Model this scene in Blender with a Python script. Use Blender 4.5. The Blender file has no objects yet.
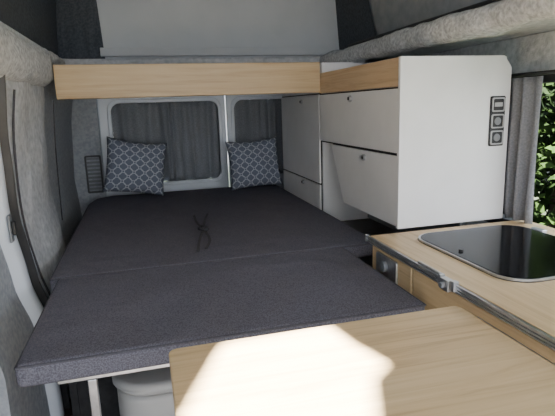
import bpy, bmesh, math, random
from mathutils import Vector, Matrix, noise
random.seed(4)
U=0.55; CZ=1.15
def P(x,y,z): return Vector((x*U,y*U,CZ+z*U))
W={}
COL=bpy.context.scene.collection
# ---------------- materials
def newmat(name):
    m=bpy.data.materials.new(name); m.use_nodes=True
    nt=m.node_tree; b=nt.nodes["Principled BSDF"]; return m,nt,b
def noisemat(name,c1,c2,scale=50,rough=0.8,bump=0.0,stretch=(1,1,1),metal=0.0,detail=4,lo=.35,hi=.65,spec=.5,bscale=None,transl=0,bdist=.004,wrinkle=None):
    m,nt,b=newmat(name)
    tc=nt.nodes.new('ShaderNodeTexCoord'); mp=nt.nodes.new('ShaderNodeMapping')
    mp.inputs['Scale'].default_value=stretch
    n=nt.nodes.new('ShaderNodeTexNoise'); n.inputs['Scale'].default_value=scale; n.inputs['Detail'].default_value=detail
    r=nt.nodes.new('ShaderNodeValToRGB'); r.color_ramp.elements[0].color=(*c1,1); r.color_ramp.elements[1].color=(*c2,1)
    r.color_ramp.elements[0].position=lo; r.color_ramp.elements[1].position=hi
    L=nt.links.new
    L(tc.outputs['Object'],mp.inputs[0]); L(mp.outputs[0],n.inputs['Vector']); L(n.outputs['Fac'],r.inputs[0]); L(r.outputs[0],b.inputs['Base Color'])
    b.inputs['Roughness'].default_value=rough; b.inputs['Metallic'].default_value=metal
    b.inputs['Specular IOR Level'].default_value=spec
    if bump:
        bp=nt.nodes.new('ShaderNodeBump'); bp.inputs['Strength'].default_value=bump; bp.inputs['Distance'].default_value=bdist
        if bscale:
            n2=nt.nodes.new('ShaderNodeTexNoise'); n2.inputs['Scale'].default_value=bscale; n2.inputs['Detail'].default_value=6; L(tc.outputs['Object'],n2.inputs['Vector']); L(n2.outputs['Fac'],bp.inputs['Height'])
        else: L(n.outputs['Fac'],bp.inputs['Height'])
        if wrinkle:
            n3=nt.nodes.new('ShaderNodeTexNoise'); n3.inputs['Scale'].default_value=wrinkle[0]; n3.inputs['Detail'].default_value=2; n3.inputs['Distortion'].default_value=.6
            b3=nt.nodes.new('ShaderNodeBump'); b3.inputs['Strength'].default_value=1; b3.inputs['Distance'].default_value=wrinkle[1]
            L(tc.outputs['Object'],n3.inputs['Vector']); L(n3.outputs['Fac'],b3.inputs['Height']); L(b3.outputs[0],bp.inputs['Normal'])
        L(bp.outputs[0],b.inputs['Normal'])
    if transl:
        tr=nt.nodes.new('ShaderNodeBsdfTranslucent'); mx=nt.nodes.new('ShaderNodeMixShader'); mx.inputs[0].default_value=transl
        L(r.outputs[0],tr.inputs[0]); L(b.outputs[0],mx.inputs[1]); L(tr.outputs[0],mx.inputs[2]); L(mx.outputs[0],nt.nodes['Material Output'].inputs[0])
    return m
M_matt=noisemat('mattress_fabric',(.082,.080,.103),(.158,.155,.190),scale=300,rough=.95,bump=.2,detail=2,spec=.15,bscale=340,bdist=.001,wrinkle=(4,.02))
M_pipe=noisemat('piping_fabric',(.065,.064,.08),(.095,.093,.112),scale=200,rough=.9,spec=.2)
M_felt=noisemat('felt_liner',(.38,.40,.43),(.52,.54,.57),scale=45,rough=1,bump=.35,spec=.1,bscale=70,bdist=.006,detail=6,wrinkle=(6,.02))
M_feltw=noisemat('pale_felt_headliner',(.36,.375,.40),(.60,.615,.64),scale=70,rough=1,bump=.7,spec=.1,bscale=70,bdist=.008,detail=6,wrinkle=(9,.012))
M_feltd=noisemat('dark_felt_liner',(.29,.31,.34),(.38,.40,.43),scale=60,rough=1,bump=.3,spec=.1,wrinkle=(5,.012))
M_white=noisemat('white_laminate',(.74,.74,.75),(.78,.78,.79),scale=8,rough=.42)
M_paint=noisemat('white_paint',(.62,.66,.72),(.67,.71,.77),scale=6,rough=.25)
M_alu=noisemat('brushed_aluminium',(.50,.51,.53),(.62,.63,.65),scale=60,rough=.3,metal=.9)
M_greyp=noisemat('grey_plastic',(.16,.17,.185),(.21,.22,.235),scale=20,rough=.45)
M_pale=noisemat('pale_grey_plastic',(.34,.34,.35),(.40,.40,.41),scale=20,rough=.45)
M_black=noisemat('black_plastic',(.012,.012,.014),(.02,.02,.022),scale=30,rough=.5)
M_dkp=noisemat('dark_grey_plastic',(.045,.047,.05),(.06,.062,.065),scale=30,rough=.5)
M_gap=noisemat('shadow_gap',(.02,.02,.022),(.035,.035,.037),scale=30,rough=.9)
M_curt=noisemat('grey_curtain',(.20,.212,.235),(.27,.283,.31),scale=150,rough=.95,spec=.1,transl=.12)
M_curtl=noisemat('light_grey_curtain',(.23,.235,.26),(.30,.305,.33),scale=150,rough=.95,spec=.1,transl=.15)
M_canvd=noisemat('dark_canvas',(.045,.052,.065),(.075,.084,.10),scale=90,rough=.9,spec=.2)
M_canvg=noisemat('grey_canvas',(.20,.215,.235),(.25,.265,.285),scale=20,rough=.85,spec=.2)
M_canvl=noisemat('light_canvas',(.43,.455,.49),(.47,.495,.53),scale=4,rough=.8,spec=.2,transl=.1)
M_strip=noisemat('lit_strip',(.66,.68,.70),(.72,.74,.76),scale=10,rough=.6)  # pale tone paints in the lit band at the roof edge
M_roof=noisemat('roof_shell_white',(.62,.63,.65),(.66,.67,.69),scale=6,rough=.7,spec=.2)
M_floor=noisemat('vinyl_floor',(.03,.018,.016),(.05,.032,.027),scale=25,rough=.7)
M_grass=noisemat('dark_soil_and_grass',(.008,.012,.005),(.02,.03,.01),scale=6,rough=1)
M_leaf=noisemat('leaves',(.002,.006,.001),(.018,.038,.006),scale=3,rough=.8,spec=.1)
M_bark=noisemat('bark',(.012,.009,.006),(.03,.022,.015),scale=14,rough=1,bump=.6)
M_cord=noisemat('dark_cord',(.035,.034,.04),(.055,.052,.06),scale=300,rough=.9)
M_plas=noisemat('cream_plastic',(.40,.40,.40),(.46,.46,.46),scale=5,rough=.5)
def woodmat(name,axis,dark=1.0,warm=1.0):
    st=[20,20,20]; st[axis]=.9
    m,nt,b=newmat(name); L=nt.links.new
    tc=nt.nodes.new('ShaderNodeTexCoord'); mp=nt.nodes.new('ShaderNodeMapping'); mp.inputs['Scale'].default_value=st
    n=nt.nodes.new('ShaderNodeTexNoise'); n.inputs['Scale'].default_value=2.2; n.inputs['Detail'].default_value=9; n.inputs['Roughness'].default_value=.62; n.inputs['Distortion'].default_value=.9
    r=nt.nodes.new('ShaderNodeValToRGB'); e=r.color_ramp.elements
    e[0].position=.28; e[0].color=(.46*dark,.31*dark,.160*dark/warm,1); e[1].position=.74; e[1].color=(.72*dark,.55*dark,.335*dark/warm,1)
    x=e.new(.48); x.color=(.63*dark,.46*dark,.26*dark/warm,1)
    L(tc.outputs['Object'],mp.inputs[0]); L(mp.outputs[0],n.inputs['Vector']); L(n.outputs['Fac'],r.inputs[0]); L(r.outputs[0],b.inputs['Base Color'])
    b.inputs['Roughness'].default_value=.45
    return m
M_woodx=woodmat('oak_laminate_crosswise',0); M_woody=woodmat('oak_laminate_lengthwise',1); M_woodd=woodmat('oak_laminate_shelf',0,.70); M_woodt=woodmat('oak_laminate_trim',1,.82,.9)
M_glass,nt,b=newmat('smoked_glass')
n=nt.nodes.new('ShaderNodeTexNoise'); n.inputs['Scale'].default_value=3
r=nt.nodes.new('ShaderNodeValToRGB'); r.color_ramp.elements[0].color=(.24,.24,.25,1); r.color_ramp.elements[1].color=(.28,.28,.28,1)
nt.links.new(n.outputs['Fac'],r.inputs[0])
tb_=nt.nodes.new('ShaderNodeBsdfTransparent'); nt.links.new(r.outputs[0],tb_.inputs[0])
gl_=nt.nodes.new('ShaderNodeBsdfGlossy'); gl_.inputs['Roughness'].default_value=.12; gl_.inputs[0].default_value=(.85,.87,.9,1)
fr_=nt.nodes.new('ShaderNodeFresnel'); fr_.inputs[0].default_value=1.27
mxg=nt.nodes.new('ShaderNodeMixShader'); nt.links.new(fr_.outputs[0],mxg.inputs[0]); nt.links.new(tb_.outputs[0],mxg.inputs[1]); nt.links.new(gl_.outputs[0],mxg.inputs[2]); nt.links.new(mxg.outputs[0],nt.nodes['Material Output'].inputs[0])
# cushion pattern : interlocking rings
M_cush,nt,b=newmat('ring_pattern_fabric'); L=nt.links.new
def mth(op,a,bv=None,c=None):
    nd=nt.nodes.new('ShaderNodeMath'); nd.operation=op
    for i,v in enumerate((a,bv,c)):
        if v is None: continue
        if hasattr(v,'links'): L(v,nd.inputs[i])
        else: nd.inputs[i].default_value=v
    return nd.outputs[0]
tc=nt.nodes.new('ShaderNodeTexCoord'); sp=nt.nodes.new('ShaderNodeSeparateXYZ'); L(tc.outputs['UV'],sp.inputs[0])
N=5.5
def ring(ox,oy,rad,w):
    fx=mth('SUBTRACT',mth('FRACT',mth('ADD',mth('MULTIPLY',sp.outputs[0],N),ox)),.5)
    fy=mth('SUBTRACT',mth('FRACT',mth('ADD',mth('MULTIPLY',sp.outputs[1],N),oy)),.5)
    d=mth('SQRT',mth('ADD',mth('MULTIPLY',fx,fx),mth('MULTIPLY',fy,fy)))
    return mth('LESS_THAN',mth('ABSOLUTE',mth('SUBTRACT',d,rad)),w)
mx=mth('MAXIMUM',ring(0,0,.385,.034),ring(.5,.5,.385,.034))
mix=nt.nodes.new('ShaderNodeMix'); mix.data_type='RGBA'; mix.inputs[6].default_value=(.142,.162,.215,1); mix.inputs[7].default_value=(.42,.45,.50,1)
L(mx,mix.inputs[0]); L(mix.outputs[2],b.inputs['Base Color']); b.inputs['Roughness'].default_value=.95
# ---------------- helpers
def finish(me,name,mat,origin,parent=None,smooth=False):
    me.name=name; o=bpy.data.objects.new(name,me); COL.objects.link(o)
    if mat: me.materials.append(mat)
    W[o]=Vector(origin)
    if parent is not None:
        o.parent=parent; o.location=W[o]-W[parent]
    else: o.location=W[o]
    if smooth:
        for p in me.polygons: p.use_smooth=True
    return o
def mk(name,verts,faces,mat,parent=None,smooth=False,solid=0,bevel=0,seg=2):
    """verts in relative units"""
    V=[P(*v) for v in verts]
    mn=[min(v[i] for v in V) for i in range(3)]; mxx=[max(v[i] for v in V) for i in range(3)]
    o0=Vector(((mn[0]+mxx[0])/2,(mn[1]+mxx[1])/2,mn[2]))
    me=bpy.data.meshes.new(name); me.from_pydata([v-o0 for v in V],[],faces)
    bm=bmesh.new(); bm.from_mesh(me); bmesh.ops.recalc_face_normals(bm,faces=bm.faces)
    if bevel:
        ed=[e for e in bm.edges if len(e.link_faces)==2 and e.calc_face_angle(0)>.5]
        bmesh.ops.bevel(bm,geom=ed,offset=bevel,segments=seg,affect='EDGES',profile=.5,clamp_overlap=True)
    bm.to_mesh(me); bm.free()
    o=finish(me,name,mat,o0,parent,smooth)
    if solid:
        s=o.modifiers.new('thick','SOLIDIFY'); s.thickness=solid; s.offset=0
    return o
def boxvf(x0,x1,y0,y1,z0,z1,off=0):
    v=[(x0,y0,z0),(x1,y0,z0),(x1,y1,z0),(x0,y1,z0),(x0,y0,z1),(x1,y0,z1),(x1,y1,z1),(x0,y1,z1)]
    f=[(0,3,2,1),(4,5,6,7),(0,1,5,4),(1,2,6,5),(2,3,7,6),(3,0,4,7)]
    return v,[tuple(i+off for i in q) for q in f]
def box(name,x0,x1,y0,y1,z0,z1,mat,parent=None,bevel=.002,seg=2):
    v,f=boxvf(x0,x1,y0,y1,z0,z1); return mk(name,v,f,mat,parent,bevel=bevel,seg=seg)
def boxes(name,lst,mat,parent=None,bevel=.002):
    V=[];F=[]
    for b_ in lst:
        v,f=boxvf(*b_,off=len(V)); V+=v; F+=f
    return mk(name,V,F,mat,parent,bevel=bevel)
def prism(name,pts,a0,a1,axis,mat,parent=None,bevel=.002,seg=2,smooth=False):
    """pts 2d extruded along axis"""
    def m3(p,a):
        if axis==2: return (p[0],p[1],a)
        if axis==0: return (a,p[0],p[1])
        return (p[0],a,p[1])
    n=len(pts); V=[m3(p,a0) for p in pts]+[m3(p,a1) for p in pts]
    F=[tuple(range(n)),tuple(range(2*n-1,n-1,-1))]+[(i,(i+1)%n,n+(i+1)%n,n+i) for i in range(n)]
    return mk(name,V,F,mat,parent,bevel=bevel,seg=seg,smooth=smooth)
def rrect(a0,a1,b0,b1,r,k=6):
    pts=[]
    for cx,cy,s in ((a1-r,b1-r,0),(a0+r,b1-r,90),(a0+r,b0+r,180),(a1-r,b0+r,270)):
        for i in range(k+1):
            t=math.radians(s+90*i/k); pts.append((cx+r*math.cos(t),cy+r*math.sin(t)))
    return pts
def lumpy(name,x0,x1,z0,z1,r,y0,y1,mat,amp=.012,n=60):
    """padded felt beam running lengthwise with uneven contour"""
    pts=rrect(x0,x1,z0,z1,r,4); m=len(pts); cx=(x0+x1)/2; cz=(z0+z1)/2; V=[];F=[]
    for j in range(n+1):
        y=y0+(y1-y0)*j/n
        for p in pts:
            v=noise.noise(Vector((p[0]*5,y*3.2,p[1]*5)))+.5*noise.noise(Vector((p[0]*11+7,y*9,p[1]*11)))
            d=Vector((p[0]-cx,p[1]-cz)).normalized()*v*amp
            V.append((p[0]+d.x,y,p[1]+d.y))
    for j in range(n):
        for i in range(m): F.append((j*m+i,j*m+(i+1)%m,(j+1)*m+(i+1)%m,(j+1)*m+i))
    F.append(tuple(range(m))); F.append(tuple(range(n*m,n*m+m)))
    return mk(name,V,F,mat,smooth=True)
def frame(name,outer,inner,ro,ri,d0,d1,axis,mat,parent=None,bevel=.002):
    po=rrect(*outer,ro); pi=rrect(*inner,ri); n=len(po)
    def m3(p,a):
        if axis==0: return (a,p[0],p[1])
        if axis==1: return (p[0],a,p[1])
        return (p[0],p[1],a)
    V=[m3(p,d0) for p in po]+[m3(p,d0) for p in pi]+[m3(p,d1) for p in po]+[m3(p,d1) for p in pi]
    F=[]
    for i in range(n):
        j=(i+1)%n
        F+= [(i,j,n+j,n+i),(2*n+i,3*n+i,3*n+j,2*n+j),(i,2*n+i,2*n+j,j),(n+i,n+j,3*n+j,3*n+i)]
    return mk(name,V,F,mat,parent,bevel=bevel)
def empty(name,x,y,z,label,cat,group=None):
    o=bpy.data.objects.new(name,None); o.empty_display_size=.1; COL.objects.link(o); W[o]=P(x,y,z); o.location=W[o]
    o['label']=label; o['category']=cat
    if group:o['group']=group
    return o
def tag(o,label,cat,group=None,kind=None):
    o['label']=label; o['category']=cat
    if group:o['group']=group
    if kind:o['kind']=kind
    return o
def struct(o,label=None,cat='wall'):
    o['kind']='structure'; o['label']=label or o.name; o['category']=cat; return o
def cyl(name,c,axis,rad,length,mat,parent=None,n=20,r2=None,smooth=False):
    """c rel centre, rad & length rel; closed, along axis"""
    V=[];r2=rad if r2 is None else r2
    ax=[Vector((0,1,0)),Vector((0,0,1)),Vector((1,0,0))][axis]; bx=[Vector((0,0,1)),Vector((1,0,0)),Vector((0,1,0))][axis]; dx=[Vector((1,0,0)),Vector((0,1,0)),Vector((0,0,1))][axis]
    for s,r in ((-.5,rad),(.5,r2)):
        for i in range(n):
            t=2*math.pi*i/n; V.append(tuple(Vector(c)+dx*s*length+ax*r*math.cos(t)+bx*r*math.sin(t)))
    F=[tuple(range(n)),tuple(range(2*n-1,n-1,-1))]+[(i,(i+1)%n,n+(i+1)%n,n+i) for i in range(n)]
    return mk(name,V,F,mat,parent,bevel=.0008,seg=1)
def tube(name,pts,rad,mat,parent=None,flat=None):
    """sweep along list of rel points; rad in rel. returns mesh"""
    Q=[];p=[Vector(q) for q in pts]
    for i in range(len(p)-1):
        a=p[max(i-1,0)];b_=p[i];c=p[i+1];d=p[min(i+2,len(p)-1)]
        for k in range(6):
            t=k/6; Q.append(.5*((2*b_)+(c-a)*t+(2*a-5*b_+4*c-d)*t*t+(3*b_-a-3*c+d)*t**3))
    Q.append(p[-1]); V=[];F=[];n=8
    for i,q in enumerate(Q):
        t=(Q[min(i+1,len(Q)-1)]-Q[max(i-1,0)]).normalized()
        u=t.cross(Vector((0,0,1))); 
        if u.length<.1:u=t.cross(Vector((1,0,0)))
        u.normalize(); v=t.cross(u)
        ru,rv=(rad,rad) if flat is None else flat
        for k in range(n):
            a=2*math.pi*k/n; V.append(tuple(q+u*ru*math.cos(a)+v*rv*math.sin(a)))
    for i in range(len(Q)-1):
        for k in range(n): F.append((i*n+k,i*n+(k+1)%n,(i+1)*n+(k+1)%n,(i+1)*n+k))
    F.append(tuple(range(n))); F.append(tuple(range(len(V)-1,len(V)-n-1,-1)))
    return mk(name,V,F,mat,parent,smooth=True)
def curtain(name,a,b,z0,z1,mat,folds,amp,parent=None,gather=.35):
    """pleated sheet from a(x,y) to b(x,y), folds of uneven width"""
    a=Vector(a);b=Vector(b);d=b-a;nrm=Vector((-d.y,d.x)).normalized();nu=folds*10;nv=12;V=[];F=[]
    wd_=[random.uniform(.5,1.6) for _ in range(folds)]; am=[random.uniform(.35,1.25) for _ in range(folds)]; sk_=[random.uniform(-.35,.35) for _ in range(folds)]
    tot=sum(wd_); cum=[0]
    for w in wd_: cum.append(cum[-1]+w/tot)
    for j in range(nv+1):
        tz=j/nv
        for i in range(nu+1):
            k=min(i//10,folds-1); fr=(i-k*10)/10
            t=cum[k]+(cum[k+1]-cum[k])*fr+ sk_[k]*(cum[k+1]-cum[k])*math.sin(math.pi*fr)*(1-tz)
            w=(math.sin(2*math.pi*fr)*am[k]+.3*math.sin(5*t*6.28+3*tz))*amp
            q=a+d*t+nrm*w
            V.append((q.x,q.y,z0+(z1-z0)*tz))
    for j in range(nv):
        for i in range(nu):
            s=j*(nu+1)+i; F.append((s,s+1,s+nu+2,s+nu+1))
    return mk(name,V,F,mat,parent,smooth=True,solid=.003)
def canvas(name,A,B,C,D,mat,parent,amp=.03,nu=60,nv=24,seed=0,fold=1.0):
    """A-B bottom, D-C top; folded fabric"""
    rd=random.Random(seed); A,B,C,D=map(Vector,(A,B,C,D)); nrm=(B-A).cross(D-A).normalized(); V=[];F=[]
    W_=[(rd.uniform(3,11)*fold,rd.uniform(-9,9),rd.uniform(0,6),rd.uniform(.3,1)) for _ in range(6)]
    for j in range(nv+1):
        v=j/nv
        for i in range(nu+1):
            u=i/nu; q=(A*(1-u)+B*u)*(1-v)+(D*(1-u)+C*u)*v
            s=sum(a*(1-2*abs(math.sin(f_*u*2+g_*v+p_)))  for f_,g_,p_,a in W_)/4
            V.append(tuple(q+nrm*amp*s*math.sin(math.pi*min(1,max(0,u)))**.3))
    for j in range(nv):
        for i in range(nu):
            s=j*(nu+1)+i; F.append((s,s+1,s+nu+2,s+nu+1))
    return mk(name,V,F,mat,parent,smooth=True,solid=.006)
def interp(tab,z):
    tab=sorted(tab)
    if z<=tab[0][0]: return tab[0][1]
    for (a,b_),(c,d) in zip(tab,tab[1:]):
        if z<=c:
            t=(z-a)/(c-a); t=t*t*(3-2*t)*.5+t*.5; return b_+(d-b_)*t
    return tab[-1][1]
XP=[(-2.09,-.69),(-1.3,-.68),(-1.0,-.73),(-.6,-.765),(-.15,-.75),(.2,-.715),(.42,-.68)]
YS=[(-2.09,3.46),(-1.4,3.34),(-1.0,3.22),(-.4,3.11),(.1,3.05),(.42,3.03)]
def wallstrip(name,dx,ya,yb,mat,nz=50,ny=2,round_=0.0,lump=0.0):
    """slab hugging the inner pillar surface, with curved vertical borders"""
    V=[];F=[]
    cols=ny+1
    for k in range(nz+1):
        z=FZ+(.42-FZ)*k/nz; x=interp(XP,z)+dx; y0=ya(z); y1=yb(z)
        for c in range(cols):
            t=c/ny; e=round_*(1-(math.sin(math.pi*t))**.35) if round_ else 0
            y=y0+(y1-y0)*t
            l=lump*noise.noise(Vector((1.3,y*2.2,z*2.2))) if lump else 0
            V.append((x-e+l,y,z))
        V.append((-1.0,y1,z)); V.append((-1.0,y0,z))
    m=cols+2
    for k in range(nz):
        for c in range(m):
            F.append((k*m+c,k*m+(c+1)%m,(k+1)*m+(c+1)%m,(k+1)*m+c))
    F.append(tuple(range(m))); F.append(tuple(range(nz*m,nz*m+m)))
    return mk(name,V,F,mat,smooth=False)
FZ=-2.09
def smooth_by_angle(o):
    for p in o.data.polygons: p.use_smooth=True
    try: o.data.set_sharp_from_angle(angle=.7)
    except Exception: pass
# ---------------- shell
struct(box('floor',-.95,2.75,-1.0,6.6,FZ-.08,FZ,M_floor),'dark reddish vinyl van floor','floor')
prof=[(-.82,FZ),(-.82,-1.3),(-.86,-.8),(-.82,-.1),(-.76,.25),(-.70,.42),(-1.02,.42),(-1.02,FZ)]
struct(prism('wall_left',prof,4.45,6.4,1,M_feltd,bevel=.004),'grey felt lined side wall of the van')
t1=struct(wallstrip('trim_1',0,lambda z:interp(YS,z)+.022,lambda z:4.45,M_felt,ny=24,round_=.05,lump=.03),'grey felt covered body pillar'); smooth_by_angle(t1)
t2=struct(wallstrip('trim_2',-.02,lambda z:interp(YS,z)-.15,lambda z:interp(YS,z),M_paint,ny=10,round_=.05),'white painted metal edge of the pillar'); smooth_by_angle(t2)
t3=struct(wallstrip('trim_3',.010,lambda z:interp(YS,z),lambda z:interp(YS,z)+.022,M_black,ny=4,round_=.01),'black rubber door seal'); smooth_by_angle(t3)
t7=struct(wallstrip('trim_7',-.09,lambda z:2.5,lambda z:interp(YS,z)-.15,M_feltd,ny=3),'grey lined door frame edge'); smooth_by_angle(t7)
struct(box('door_1',-1.14,-1.01,-.9,3.7,FZ,.40,M_greyp,bevel=.02),'grey lined sliding door','door')
# rear doors
struct(box('wall_back',-.95,-.52,6.35,6.5,FZ,.42,M_feltd),'grey lined rear corner of the van')
struct(frame('door_2',(-.51,1.03,FZ,.41),(-.40,.97,-.94,.12),.01,.13,6.34,6.48,1,M_paint,bevel=.008),'white rear door with window opening','door')
struct(frame('door_3',(1.045,2.6,FZ,.41),(1.11,2.45,-.94,.12),.01,.13,6.34,6.48,1,M_paint,bevel=.008),'white rear door with window opening','door')
for i,(a,b_) in enumerate(((-.40,.97),(1.11,2.45))):
    struct(frame('window_%d'%(i+2),(a-.01,b_+.01,-.95,.13),(a+.035,b_-.035,-.905,.085),.13,.11,6.325,6.40,1,M_paint,bevel=.006),'rounded white window surround in the rear door','window')
# right wall w window
struct(frame('wall_right',(-1.0,6.5,FZ,.42),(1.0,3.35,-.95,.14),.005,.08,2.62,2.72,0,M_felt,bevel=.004),'grey felt lined side wall with window opening')
w1=struct(frame('window_1',(.98,3.37,-.97,.16),(1.05,3.30,-.90,.09),.09,.07,2.60,2.70,0,M_black,bevel=.004),'dark framed side window','window')
# ceiling with opening
struct(frame('ceiling',(-1.05,2.75,-1.0,6.6),(-.69,1.98,-.6,5.2),.005,.10,.42,.50,2,M_felt,bevel=.01),'grey felt ceiling around the raised roof opening','ceiling')
struct(lumpy('trim_4',1.91,2.10,.375,.525,.06,-.6,5.2,M_feltw,amp=.028,n=110),'pale felt covered roof beam')
struct(lumpy('trim_5',-.90,-.65,.19,.50,.11,2.2,4.34,M_feltw,amp=.025,n=40),'pale felt covered headliner bulge')
struct(lumpy('trim_6',-.80,-.66,.39,.50,.05,4.30,5.2,M_feltw,amp=.015,n=20),'pale felt covered roof edge')
# lifted roof
rv=empty('pop_up_roof',.8,2,.5,'raised pop-up roof with grey and dark canvas sides','roof')
mk('back_canvas',[(-.34,5.25,.45),(2.22,5.25,.45),(2.22,5.5,1.72),(-.34,5.5,1.72)],[(0,1,2,3)],M_canvl,rv,solid=.01)
canvas('corner_canvas',(-.74,5.3,.45),(-.30,5.23,.45),(-.38,5.47,1.72),(-.74,5.6,1.72),M_canvd,rv,amp=.02,nu=20,seed=3)
box('canvas_hem',-.34,2.1,5.19,5.23,.52,.60,M_canvl,rv)
canvas('side_canvas',(-.74,-1.0,.40),(-.74,5.35,.40),(-.70,5.6,1.72),(-.70,-1.0,1.72),M_canvd,rv,amp=.05,seed=1,nu=120)
canvas('side_canvas',(2.17,-1.0,.45),(2.17,4.3,.45),(2.06,4.7,1.72),(2.06,-1.0,1.72),M_canvg,rv,amp=.045,seed=2,nu=100,fold=.6)
mk('corner_canvas',[(2.17,4.1,.45),(2.17,5.3,.45),(2.17,5.6,1.72),(2.10,4.2,1.72)],[(0,1,2,3)],M_canvd,rv,solid=.01)
box('lit_edge_strip',2.105,2.13,-.6,4.9,.50,.565,M_strip,rv,bevel=.002)  # pale strip stands in for light on the beam's upper face
box('edge_piping',2.10,2.13,-.6,4.9,.568,.592,M_black,rv,bevel=.003)
# roof panel with an added hole, shaped to cast the table's sun patch
sun_hole=[(.24,1.775),(.45,1.785),(.67,1.80),(.70,1.62),(.76,1.44),(.66,1.36),(.60,1.22),(.53,1.06),(.51,.8),(-.1,.8),(.04,1.33)]
def chaikin(p):
    q=[]
    for i in range(len(p)):
        a=Vector(p[i]);b_=Vector(p[(i+1)%len(p)])
        q+=[tuple(a*.93+b_*.07),tuple(a*.07+b_*.93)]
    return q
sun_hole=chaikin(sun_hole)
tt=(1.74+.905)/.85
hp=[(x-.2*tt,y-.5*tt) for x,y in sun_hole]
bm=bmesh.new()
def loop(pts):
    vs=[bm.verts.new(P(x,y,1.74)-P(.8,2,1.74)) for x,y in pts]
    return [bm.edges.new((vs[i],vs[(i+1)%len(vs)])) for i in range(len(vs))]
e=loop([(-.8,-1.6),(2.4,-1.6),(2.4,5.8),(-.8,5.8)])+loop(hp)
bmesh.ops.triangle_fill(bm,edges=e,use_beauty=True)
me=bpy.data.meshes.new('roof_shell'); bm.to_mesh(me); bm.free()
rs=finish(me,'roof_shell',M_roof,P(.8,2,1.74),rv); s=rs.modifiers.new('t','SOLIDIFY'); s.thickness=.012

# ---------------- bed
def mattress(name,pts,label):
    o=prism(name,pts,-1.105,-1.0,2,M_matt,bevel=.014,seg=4)
    tag(o,label,'mattress'); 
    return o
m1=mattress('mattress',[(-.59,2.025),(1.303,2.04),(1.303,3.135),(-.59,3.135)],'short dark grey woven fabric mattress section beside the table')
m2=mattress('mattress',[(-.64,3.14),(1.60,3.14),(1.60,6.15),(-.45,6.15),(-.60,6.02),(-.66,5.7)],'long dark grey woven fabric mattress section below the cushions')
def piping(m,pts,z):
    p=[(x,y,z) for x,y in pts]; p.append(p[0])
    V=[];F=[];n=6;R=.006
    for i in range(len(p)-1):
        a=Vector(p[i]);b_=Vector(p[i+1]);t=(b_-a).normalized();u=t.cross(Vector((0,0,1)));v=Vector((0,0,1));s=len(V)
        for q in(a,b_):
            for k in range(n):
                an=2*math.pi*k/n; V.append(tuple(q+u*R*math.cos(an)+v*R*math.sin(an)))
        for k in range(n): F.append((s+k,s+(k+1)%n,s+n+(k+1)%n,s+n+k))
    return mk('piping',V,F,M_pipe,m,smooth=True)
piping(m1,[(-.584,2.032),(1.297,2.046),(1.297,3.124),(-.584,3.124)],-1.010)
piping(m2,[(-.634,3.146),(1.594,3.146),(1.594,6.144),(-.446,6.144),(-.594,6.014),(-.654,5.69)],-1.010)
bf=empty('bed_frame',.4,3.5,FZ,'aluminium and plywood frame carrying the bed','bed frame')
boxes('slat_base',[(-.56,1.28,2.12,6.1,-1.135,-1.107)],M_greyp,bf)
boxes('front_rail',[(-.45,1.25,2.10,2.14,-1.150,-1.122)],M_alu,bf)
box('leg',-.33,-.292,2.10,2.135,FZ,-1.152,M_alu,bf)
box('leg',1.16,1.198,2.10,2.135,FZ,-1.152,M_alu,bf)
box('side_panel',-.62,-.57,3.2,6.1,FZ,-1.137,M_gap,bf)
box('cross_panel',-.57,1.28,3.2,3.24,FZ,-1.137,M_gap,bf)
pb=empty('storage_container',.05,2.65,FZ,'off-white rounded plastic container under the bed','container')
prism('body',rrect(-.26,.46,2.38,2.95,.2),FZ,-1.46,2,M_plas,pb,bevel=.02,seg=4,smooth=True)
prism('lid',rrect(-.28,.48,2.36,2.97,.22),-1.45,-1.38,2,M_plas,pb,bevel=.02,seg=4,smooth=True)
tag(box('step_cover',-.99,-.80,1.9,2.48,FZ,-1.5,M_greyp,bevel=.04,seg=4),'dark grey plastic step cover beside the bed','step')
# cords
c1=empty('cord',.4,4,-1,'dark knotted tie cord lying on the mattress','cord')
tube('strand',[(.39,4.56,-.990),(.385,4.3,-.990),(.40,3.98,-.990),(.34,3.65,-.990),(.30,3.36,-.990)],.011,M_cord,c1,flat=(.011,.005))
tube('strand',[(.52,4.58,-.989),(.46,4.3,-.989),(.415,3.98,-.985),(.42,3.65,-.989),(.36,3.40,-.989)],.011,M_cord,c1,flat=(.011,.005))
tube('knot',[(.375,4.0,-.984),(.41,4.05,-.975),(.445,3.98,-.984),(.41,3.92,-.977),(.38,3.99,-.975)],.012,M_cord,c1)
# cushions
def pillow(name,c,w,h,t,tilt,roll,yaw,label):
    n=24
    bm=bmesh.new(); uvl=bm.loops.layers.uv.new('UVMap')
    g={}
    for s in (1,-1):
        for j in range(n+1):
            for i in range(n+1):
                u=2*i/n-1;v=2*j/n-1
                e=(i in(0,n) or j in(0,n))
                if e and s==-1: g[(s,i,j)]=g[(1,i,j)]; continue
                k=max(0,(1-u**2))*max(0,(1-v**2)); d=t/2*(k**.40)
                d+=.010*math.sin(7*u+3*v)*k+.008*math.sin(5*v-9*u)*k
                px=u*w/2*(1-.06*(1-v*v)); pz=v*h/2*(1-.06*(1-u*u))-.015*(1-u*u)*(v>0)*v
                g[(s,i,j)]=bm.verts.new((px*U,-s*d*U,pz*U))
    for s in(1,-1):
        for j in range(n):
            for i in range(n):
                ks=[(i,j),(i+1,j),(i+1,j+1),(i,j+1)]
                if s==-1: ks=ks[::-1]
                f=bm.faces.new([g[(s,)+k] for k in ks]); f.smooth=True
                for l,k in zip(f.loops,ks): l[uvl].uv=(k[0]/n,k[1]/n)
    me=bpy.data.meshes.new(name); bm.to_mesh(me); bm.free()
    o=finish(me,name,M_cush,P(*c)); o.rotation_euler=(tilt,roll,yaw)
    tag(o,label,'cushion','patterned cushions on the bed')
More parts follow.
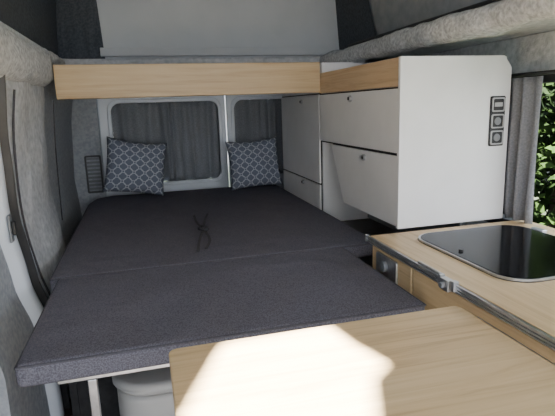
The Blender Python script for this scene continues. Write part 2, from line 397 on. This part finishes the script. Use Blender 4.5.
pillow('cushion',(-.12,5.78,-.630),.67,.62,.30,-.22,.17,.10,'blue-grey cushion with white ring pattern, tilted below wide window')
pillow('cushion',(1.27,5.83,-.68),.64,.60,.27,-.25,-.05,-.03,'blue-grey cushion with white ring pattern beside the white cabinet')
# ---------------- back shelf
sh=empty('shelf',.5,4.6,.11,'light oak shelf spanning the van above the bed','shelf')
box('front_board',-.655,1.60,4.36,4.41,.105,.375,M_woodd,sh,bevel=.003)
box('shelf_board',-.655,1.60,4.412,5.15,.12,.15,M_woodd,sh)
# ---------------- rear tall cabinet
rc=empty('cabinet',2.0,5.1,FZ,'tall white cabinet with doors standing beside the bed','cabinet')
box('body',1.64,2.42,4.42,5.78,FZ,.375,M_white,rc)
def door(par,nm,x,y0,y1,z0,z1,knob,lab=None,th=.025):
    d=box(nm,x-th,x,y0,y1,z0,z1,M_white,par,bevel=.003)
    kn=cyl('knob',(x-th-.01,knob[0],knob[1]),0,.022,.02,M_alu,d); kn['label']='chrome push-button knob'
    kn2=cyl('knob_centre',(x-th-.022,knob[0],knob[1]),0,.012,.008,M_black,d)
    return d
door(rc,'door',1.638,4.45,5.75,-.76,.09,(4.95,.03))
door(rc,'door',1.638,4.45,5.75,-1.3,-.775,(4.95,-.81))
box('gap_strip',1.63,1.639,4.44,5.76,-1.31,.10,M_gap,rc,bevel=0)
# ---------------- drawer cabinet above counter
dc=empty('cabinet',2.0,3.6,-.84,'white overhead cabinet with drop-down doors, oak trim, socket panel','cabinet')
prism('body',[(2.90,-.84),(3.83,-.84),(4.11,-.35),(4.41,-.35),(4.41,.275),(2.90,.275)],1.63,2.40,0,M_white,dc,bevel=.002)
prism('end_panel',[(1.59,-.84),(2.42,-.84),(2.42,.20),(2.36,.278),(1.59,.278)],2.87,2.90,1,M_white,dc,bevel=.002)
box('oak_trim',1.60,1.629,2.902,4.40,.095,.276,M_woodt,dc)
prism('gap_strip',[(2.905,-.835),(3.83,-.835),(4.11,-.35),(4.39,-.35),(4.39,.092),(2.905,.092)],1.622,1.629,0,M_gap,dc,bevel=0)
u=box('upper_door',1.597,1.621,2.908,4.385,-.335,.083,M_white,dc,bevel=.003)
l=prism('lower_door',[(2.908,-.832),(3.82,-.832),(4.10,-.355),(2.908,-.355)],1.597,1.621,0,M_white,dc,bevel=.003)
for d_,y_,z_ in((u,3.66,.035),(l,3.40,-.405)):
    k=cyl('knob',(1.587,y_,z_),0,.024,.02,M_alu,d_); k['label']='chrome push-button knob'
    cyl('knob_centre',(1.574,y_,z_),0,.013,.008,M_black,d_)
box('recess_shade_sheet',2.10,2.12,2.91,4.40,-1.13,-.845,M_greyp,dc,bevel=0)  # added grey sheet standing in for the shade under the cabinet
sp_=prism('socket_panel',rrect(2.262,2.378,-.32,.015,.012),2.860,2.869,1,M_black,dc,bevel=.001)
for i in range(3):
    z=-.042-i*.11
    fr=frame('socket_frame',(2.270,2.370,z-.047,z+.047),(2.279,2.361,z-.038,z+.038),.012,.008,2.852,2.859,1,M_pale,sp_,bevel=.0005)
    if i: cyl('socket',(2.32,2.8555,z),1,.026,.005,M_greyp,sp_)
boxes('display_window',[(2.290,2.350,2.852,2.858,-.055,-.028)],M_pale,sp_,bevel=0)
# low bench under the overhead cabinet, coloured dark for the recess shade
tag(box('storage_bench',1.62,2.45,2.92,4.40,FZ,-1.14,M_dkp),'low storage bench beside the bed, coloured dark for the recess shade','bench')
# ---------------- kitchen unit
ku=empty('kitchen_cabinet',1.9,1.6,FZ,'low oak kitchen cabinet along the side wall','cabinet')
box('body',1.38,2.45,.3,2.76,FZ,-.895,M_woody,ku)
box('end_panel',1.365,2.45,2.761,2.785,FZ,-.895,M_woody,ku)
dr=box('drawer_front',1.362,1.379,2.30,2.78,-1.35,-.90,M_woody,ku,bevel=.003)
lk=prism('lock_plate',rrect(2.44,2.70,-1.06,-.915,.02),1.347,1.361,0,M_alu,dr,bevel=.002); lk['label']='brushed metal latch plate'
cyl('latch_button',(1.334,2.57,-.975),0,.032,.024,M_greyp,lk)
box('drawer_front',1.362,1.379,.6,2.28,-1.35,-.90,M_woody,ku,bevel=.003)
ct=box('countertop',1.366,2.56,.28,2.83,-.888,-.85,M_woody,bevel=.004)
tag(ct,'light oak laminate kitchen worktop with metal edge','countertop')
rl=empty('rail',1.35,1.6,-.9,'aluminium grooved mounting rail along the worktop edge','rail')
boxes('profile',[(1.345,1.364,.3,2.83,-.856,-.848),(1.345,1.364,.3,2.83,-.872,-.866),(1.354,1.364,.3,2.83,-.888,-.848),(1.345,1.364,.3,2.83,-.888,-.880)],M_alu,rl,bevel=.001)
box('end_cap',1.340,1.364,2.83,2.85,-.892,-.844,M_greyp,rl)
cl=boxes('clamp',[(1.327,1.364,1.91,1.98,-.897,-.840),(1.335,1.364,1.985,2.01,-.885,-.834),(1.335,1.364,1.875,1.905,-.885,-.834)],M_alu,rl,bevel=.002)
cyl('clamp_lever',(1.347,2.10,-.836),1,.009,.20,M_alu,rl)
cyl('clamp_screw',(1.318,1.945,-.868),0,.015,.02,M_greyp,rl)
# sink/hob with glass lid
sk=empty('hob_and_sink',1.95,2.27,-.85,'hob and sink unit under a smoked glass lid','hob')
prism('steel_tray',rrect(1.58,2.38,1.78,2.71,.15,8),-.85,-.847,2,M_dkp,sk,bevel=.0005)
frame('steel_rim',(1.583,2.377,1.783,2.707),(1.595,2.365,1.795,2.695),.148,.14,-.847,-.836,2,M_alu,sk,bevel=.0005)
prism('glass_lid',rrect(1.596,2.364,1.796,2.694,.138,8),-.838,-.833,2,M_glass,sk,bevel=.0005)
cyl('sink_bowl',(1.90,2.43,-.8455),2,.20,.003,M_greyp,sk,n=40)
for p_ in ((1.82,2.02,.10),(2.12,2.08,.12)):
    bu=frame('burner',(p_[0]-p_[2],p_[0]+p_[2],p_[1]-p_[2],p_[1]+p_[2]),(p_[0]-p_[2]*.6,p_[0]+p_[2]*.6,p_[1]-p_[2]*.6,p_[1]+p_[2]*.6),p_[2]*.999,p_[2]*.599,-.846,-.842,2,M_alu,sk,bevel=0)
for yy in (2.05,2.5):
    boxes('hinge',[(2.37,2.41,yy-.05,yy+.05,-.85,-.825)],M_alu,sk,bevel=.003)
cyl('lid_knob',(1.66,2.28,-.827),2,.013,.012,M_black,sk)
# ---------------- table
tb=empty('table',.65,1.2,FZ,'light oak laminate table top hooked onto the rail','table')
prism('table_top',rrect(.02,1.30,.55,1.79,.035,5),-.955,-.905,2,M_woodx,tb,bevel=.003)
cyl('leg',(.25,.95,-1.52),2,.035,1.13,M_alu,tb)
box('edge_hook',1.301,1.335,.9,1.7,-.945,-.925,M_alu,tb)
# ---------------- curtains
c=curtain('curtain',(2.485,2.66),(2.485,3.18),-.84,.13,M_curtl,5,.034); tag(c,'light grey pleated curtain drawn aside at the side window','curtain')
tr=tag(tube('curtain_rail',[(2.50,1.0,.15),(2.50,2.2,.15),(2.50,3.3,.15)],.012,M_black),'black curtain rail above the side window','curtain rail')
c=curtain('curtain',(-.363,6.375),(.933,6.375),-.905,.085,M_curt,9,.030); tag(c,'dark grey pleated curtain across the wider rear window','curtain')
c=curtain('curtain',(1.147,6.375),(2.413,6.375),-.905,.085,M_curt,9,.030); tag(c,'dark grey pleated curtain across the narrow rear window','curtain')
# vent
vg=empty('vent_grille',-.6,6.3,-.98,'dark plastic louvred vent in the rear corner','vent')
frame('vent_frame',(-.72,-.53,-.98,-.52),(-.70,-.55,-.96,-.54),.02,.01,6.30,6.345,1,M_dkp,vg)
for i in range(9):
    z=-.94+i*.046
    box('slat',-.70,-.55,6.31,6.33,z,z+.026,M_greyp,vg,bevel=.001)
# latch on the pillar
la=empty('door_latch',-.80,3.0,-.62,'small black door latch on the white pillar','latch')
boxes('latch_plate',[(-.79,-.775,3.0,3.06,-.72,-.56)],M_greyp,la,bevel=.003)
boxes('latch_bolt',[(-.775,-.755,3.015,3.045,-.68,-.60)],M_black,la,bevel=.003)
tag(tube('cable',[(-.70,3.20,.14),(-.742,3.21,-.15),(-.765,3.26,-.6),(-.735,3.35,-1.0),(-.685,3.46,-1.35),(-.69,3.55,-1.8)],.007,M_cord),'thin dark cable running down the felt pillar','cable')
tag(tube('tie_string',[(-.68,4.36,.10),(-.715,4.40,-.3),(-.735,4.42,-.9)],.005,M_cord),'thin dark string hanging along the pillar','string')
# ---------------- outside
g=box('ground',-14,30,-16,26,FZ-1.2,FZ-1.0,M_grass,bevel=0); g['kind']='structure'; g['label']='dark grass and soil outside the van'; g['category']='ground'
def tree(x,y,h,rad,nl,sc=.12,zs=1.9):
    t=empty('tree',x,y,FZ-1.0,'leafy green tree outside the side window','tree','trees outside the window')
    tube('trunk',[(x,y,FZ-1.0),(x+.1,y,h*.3),(x,y+.1,h*.8)],.12,M_bark,t)
    V=[];F=[]
    for i in range(nl):
        d=Vector((random.gauss(0,1),random.gauss(0,1),random.gauss(0,1))).normalized()*rad*random.random()**.4
        c=Vector((x,y,h))+Vector((d.x,d.y,d.z*zs)); a=Vector((random.gauss(0,1),random.gauss(0,1),random.gauss(0,1))).normalized(); b2=a.orthogonal().normalized()*sc*.5; a=a*sc
        s=len(V); V+=[tuple(c-a),tuple(c+b2),tuple(c+a),tuple(c-b2)]; F.append((s,s+1,s+2,s+3))
    o=mk('foliage',V,F,M_leaf,t)
    o['kind']='stuff'
tree(6.6,6.6,.9,2.0,11000); tree(12,7.2,1.2,2.4,9000,.16); tree(8.6,11.8,1.2,2.4,9000,.16); tree(14.5,14.5,1.4,2.8,8000,.2)
# ---------------- light
sun=bpy.data.lights.new('sun','SUN'); sun.energy=140; sun.angle=.028; sun.color=(1,.97,.91)
so=bpy.data.objects.new('sun',sun); COL.objects.link(so); so.rotation_euler=Vector((-.2,-.5,.85)).to_track_quat('Z','Y').to_euler()
wd=bpy.data.worlds.new('sky'); bpy.context.scene.world=wd; wd.use_nodes=True
bg=wd.node_tree.nodes['Background']; 
tcw=wd.node_tree.nodes.new('ShaderNodeTexCoord'); gr=wd.node_tree.nodes.new('ShaderNodeSeparateXYZ'); rp=wd.node_tree.nodes.new('ShaderNodeValToRGB')
wd.node_tree.links.new(tcw.outputs['Generated'],gr.inputs[0]); wd.node_tree.links.new(gr.outputs[2],rp.inputs[0]); wd.node_tree.links.new(rp.outputs[0],bg.inputs[0])
rp.color_ramp.elements[0].color=(.95,.97,1,1); rp.color_ramp.elements[1].color=(.66,.79,1,1)
bg.inputs[1].default_value=5.2
# ---------------- camera
cam=bpy.data.cameras.new('camera'); co=bpy.data.objects.new('camera',cam); COL.objects.link(co)
cam.sensor_width=36; cam.lens=489/555*36; cam.clip_start=.02
f=Vector((.2506,.946,-.205)).normalized(); r=Vector((.9644,-.262,-.0325)); r=(r-f*r.dot(f)).normalized(); up=r.cross(f)
m=Matrix((r,up,-f)).transposed().to_4x4(); m.translation=P(0,0,0); co.matrix_world=m
bpy.context.scene.camera=co
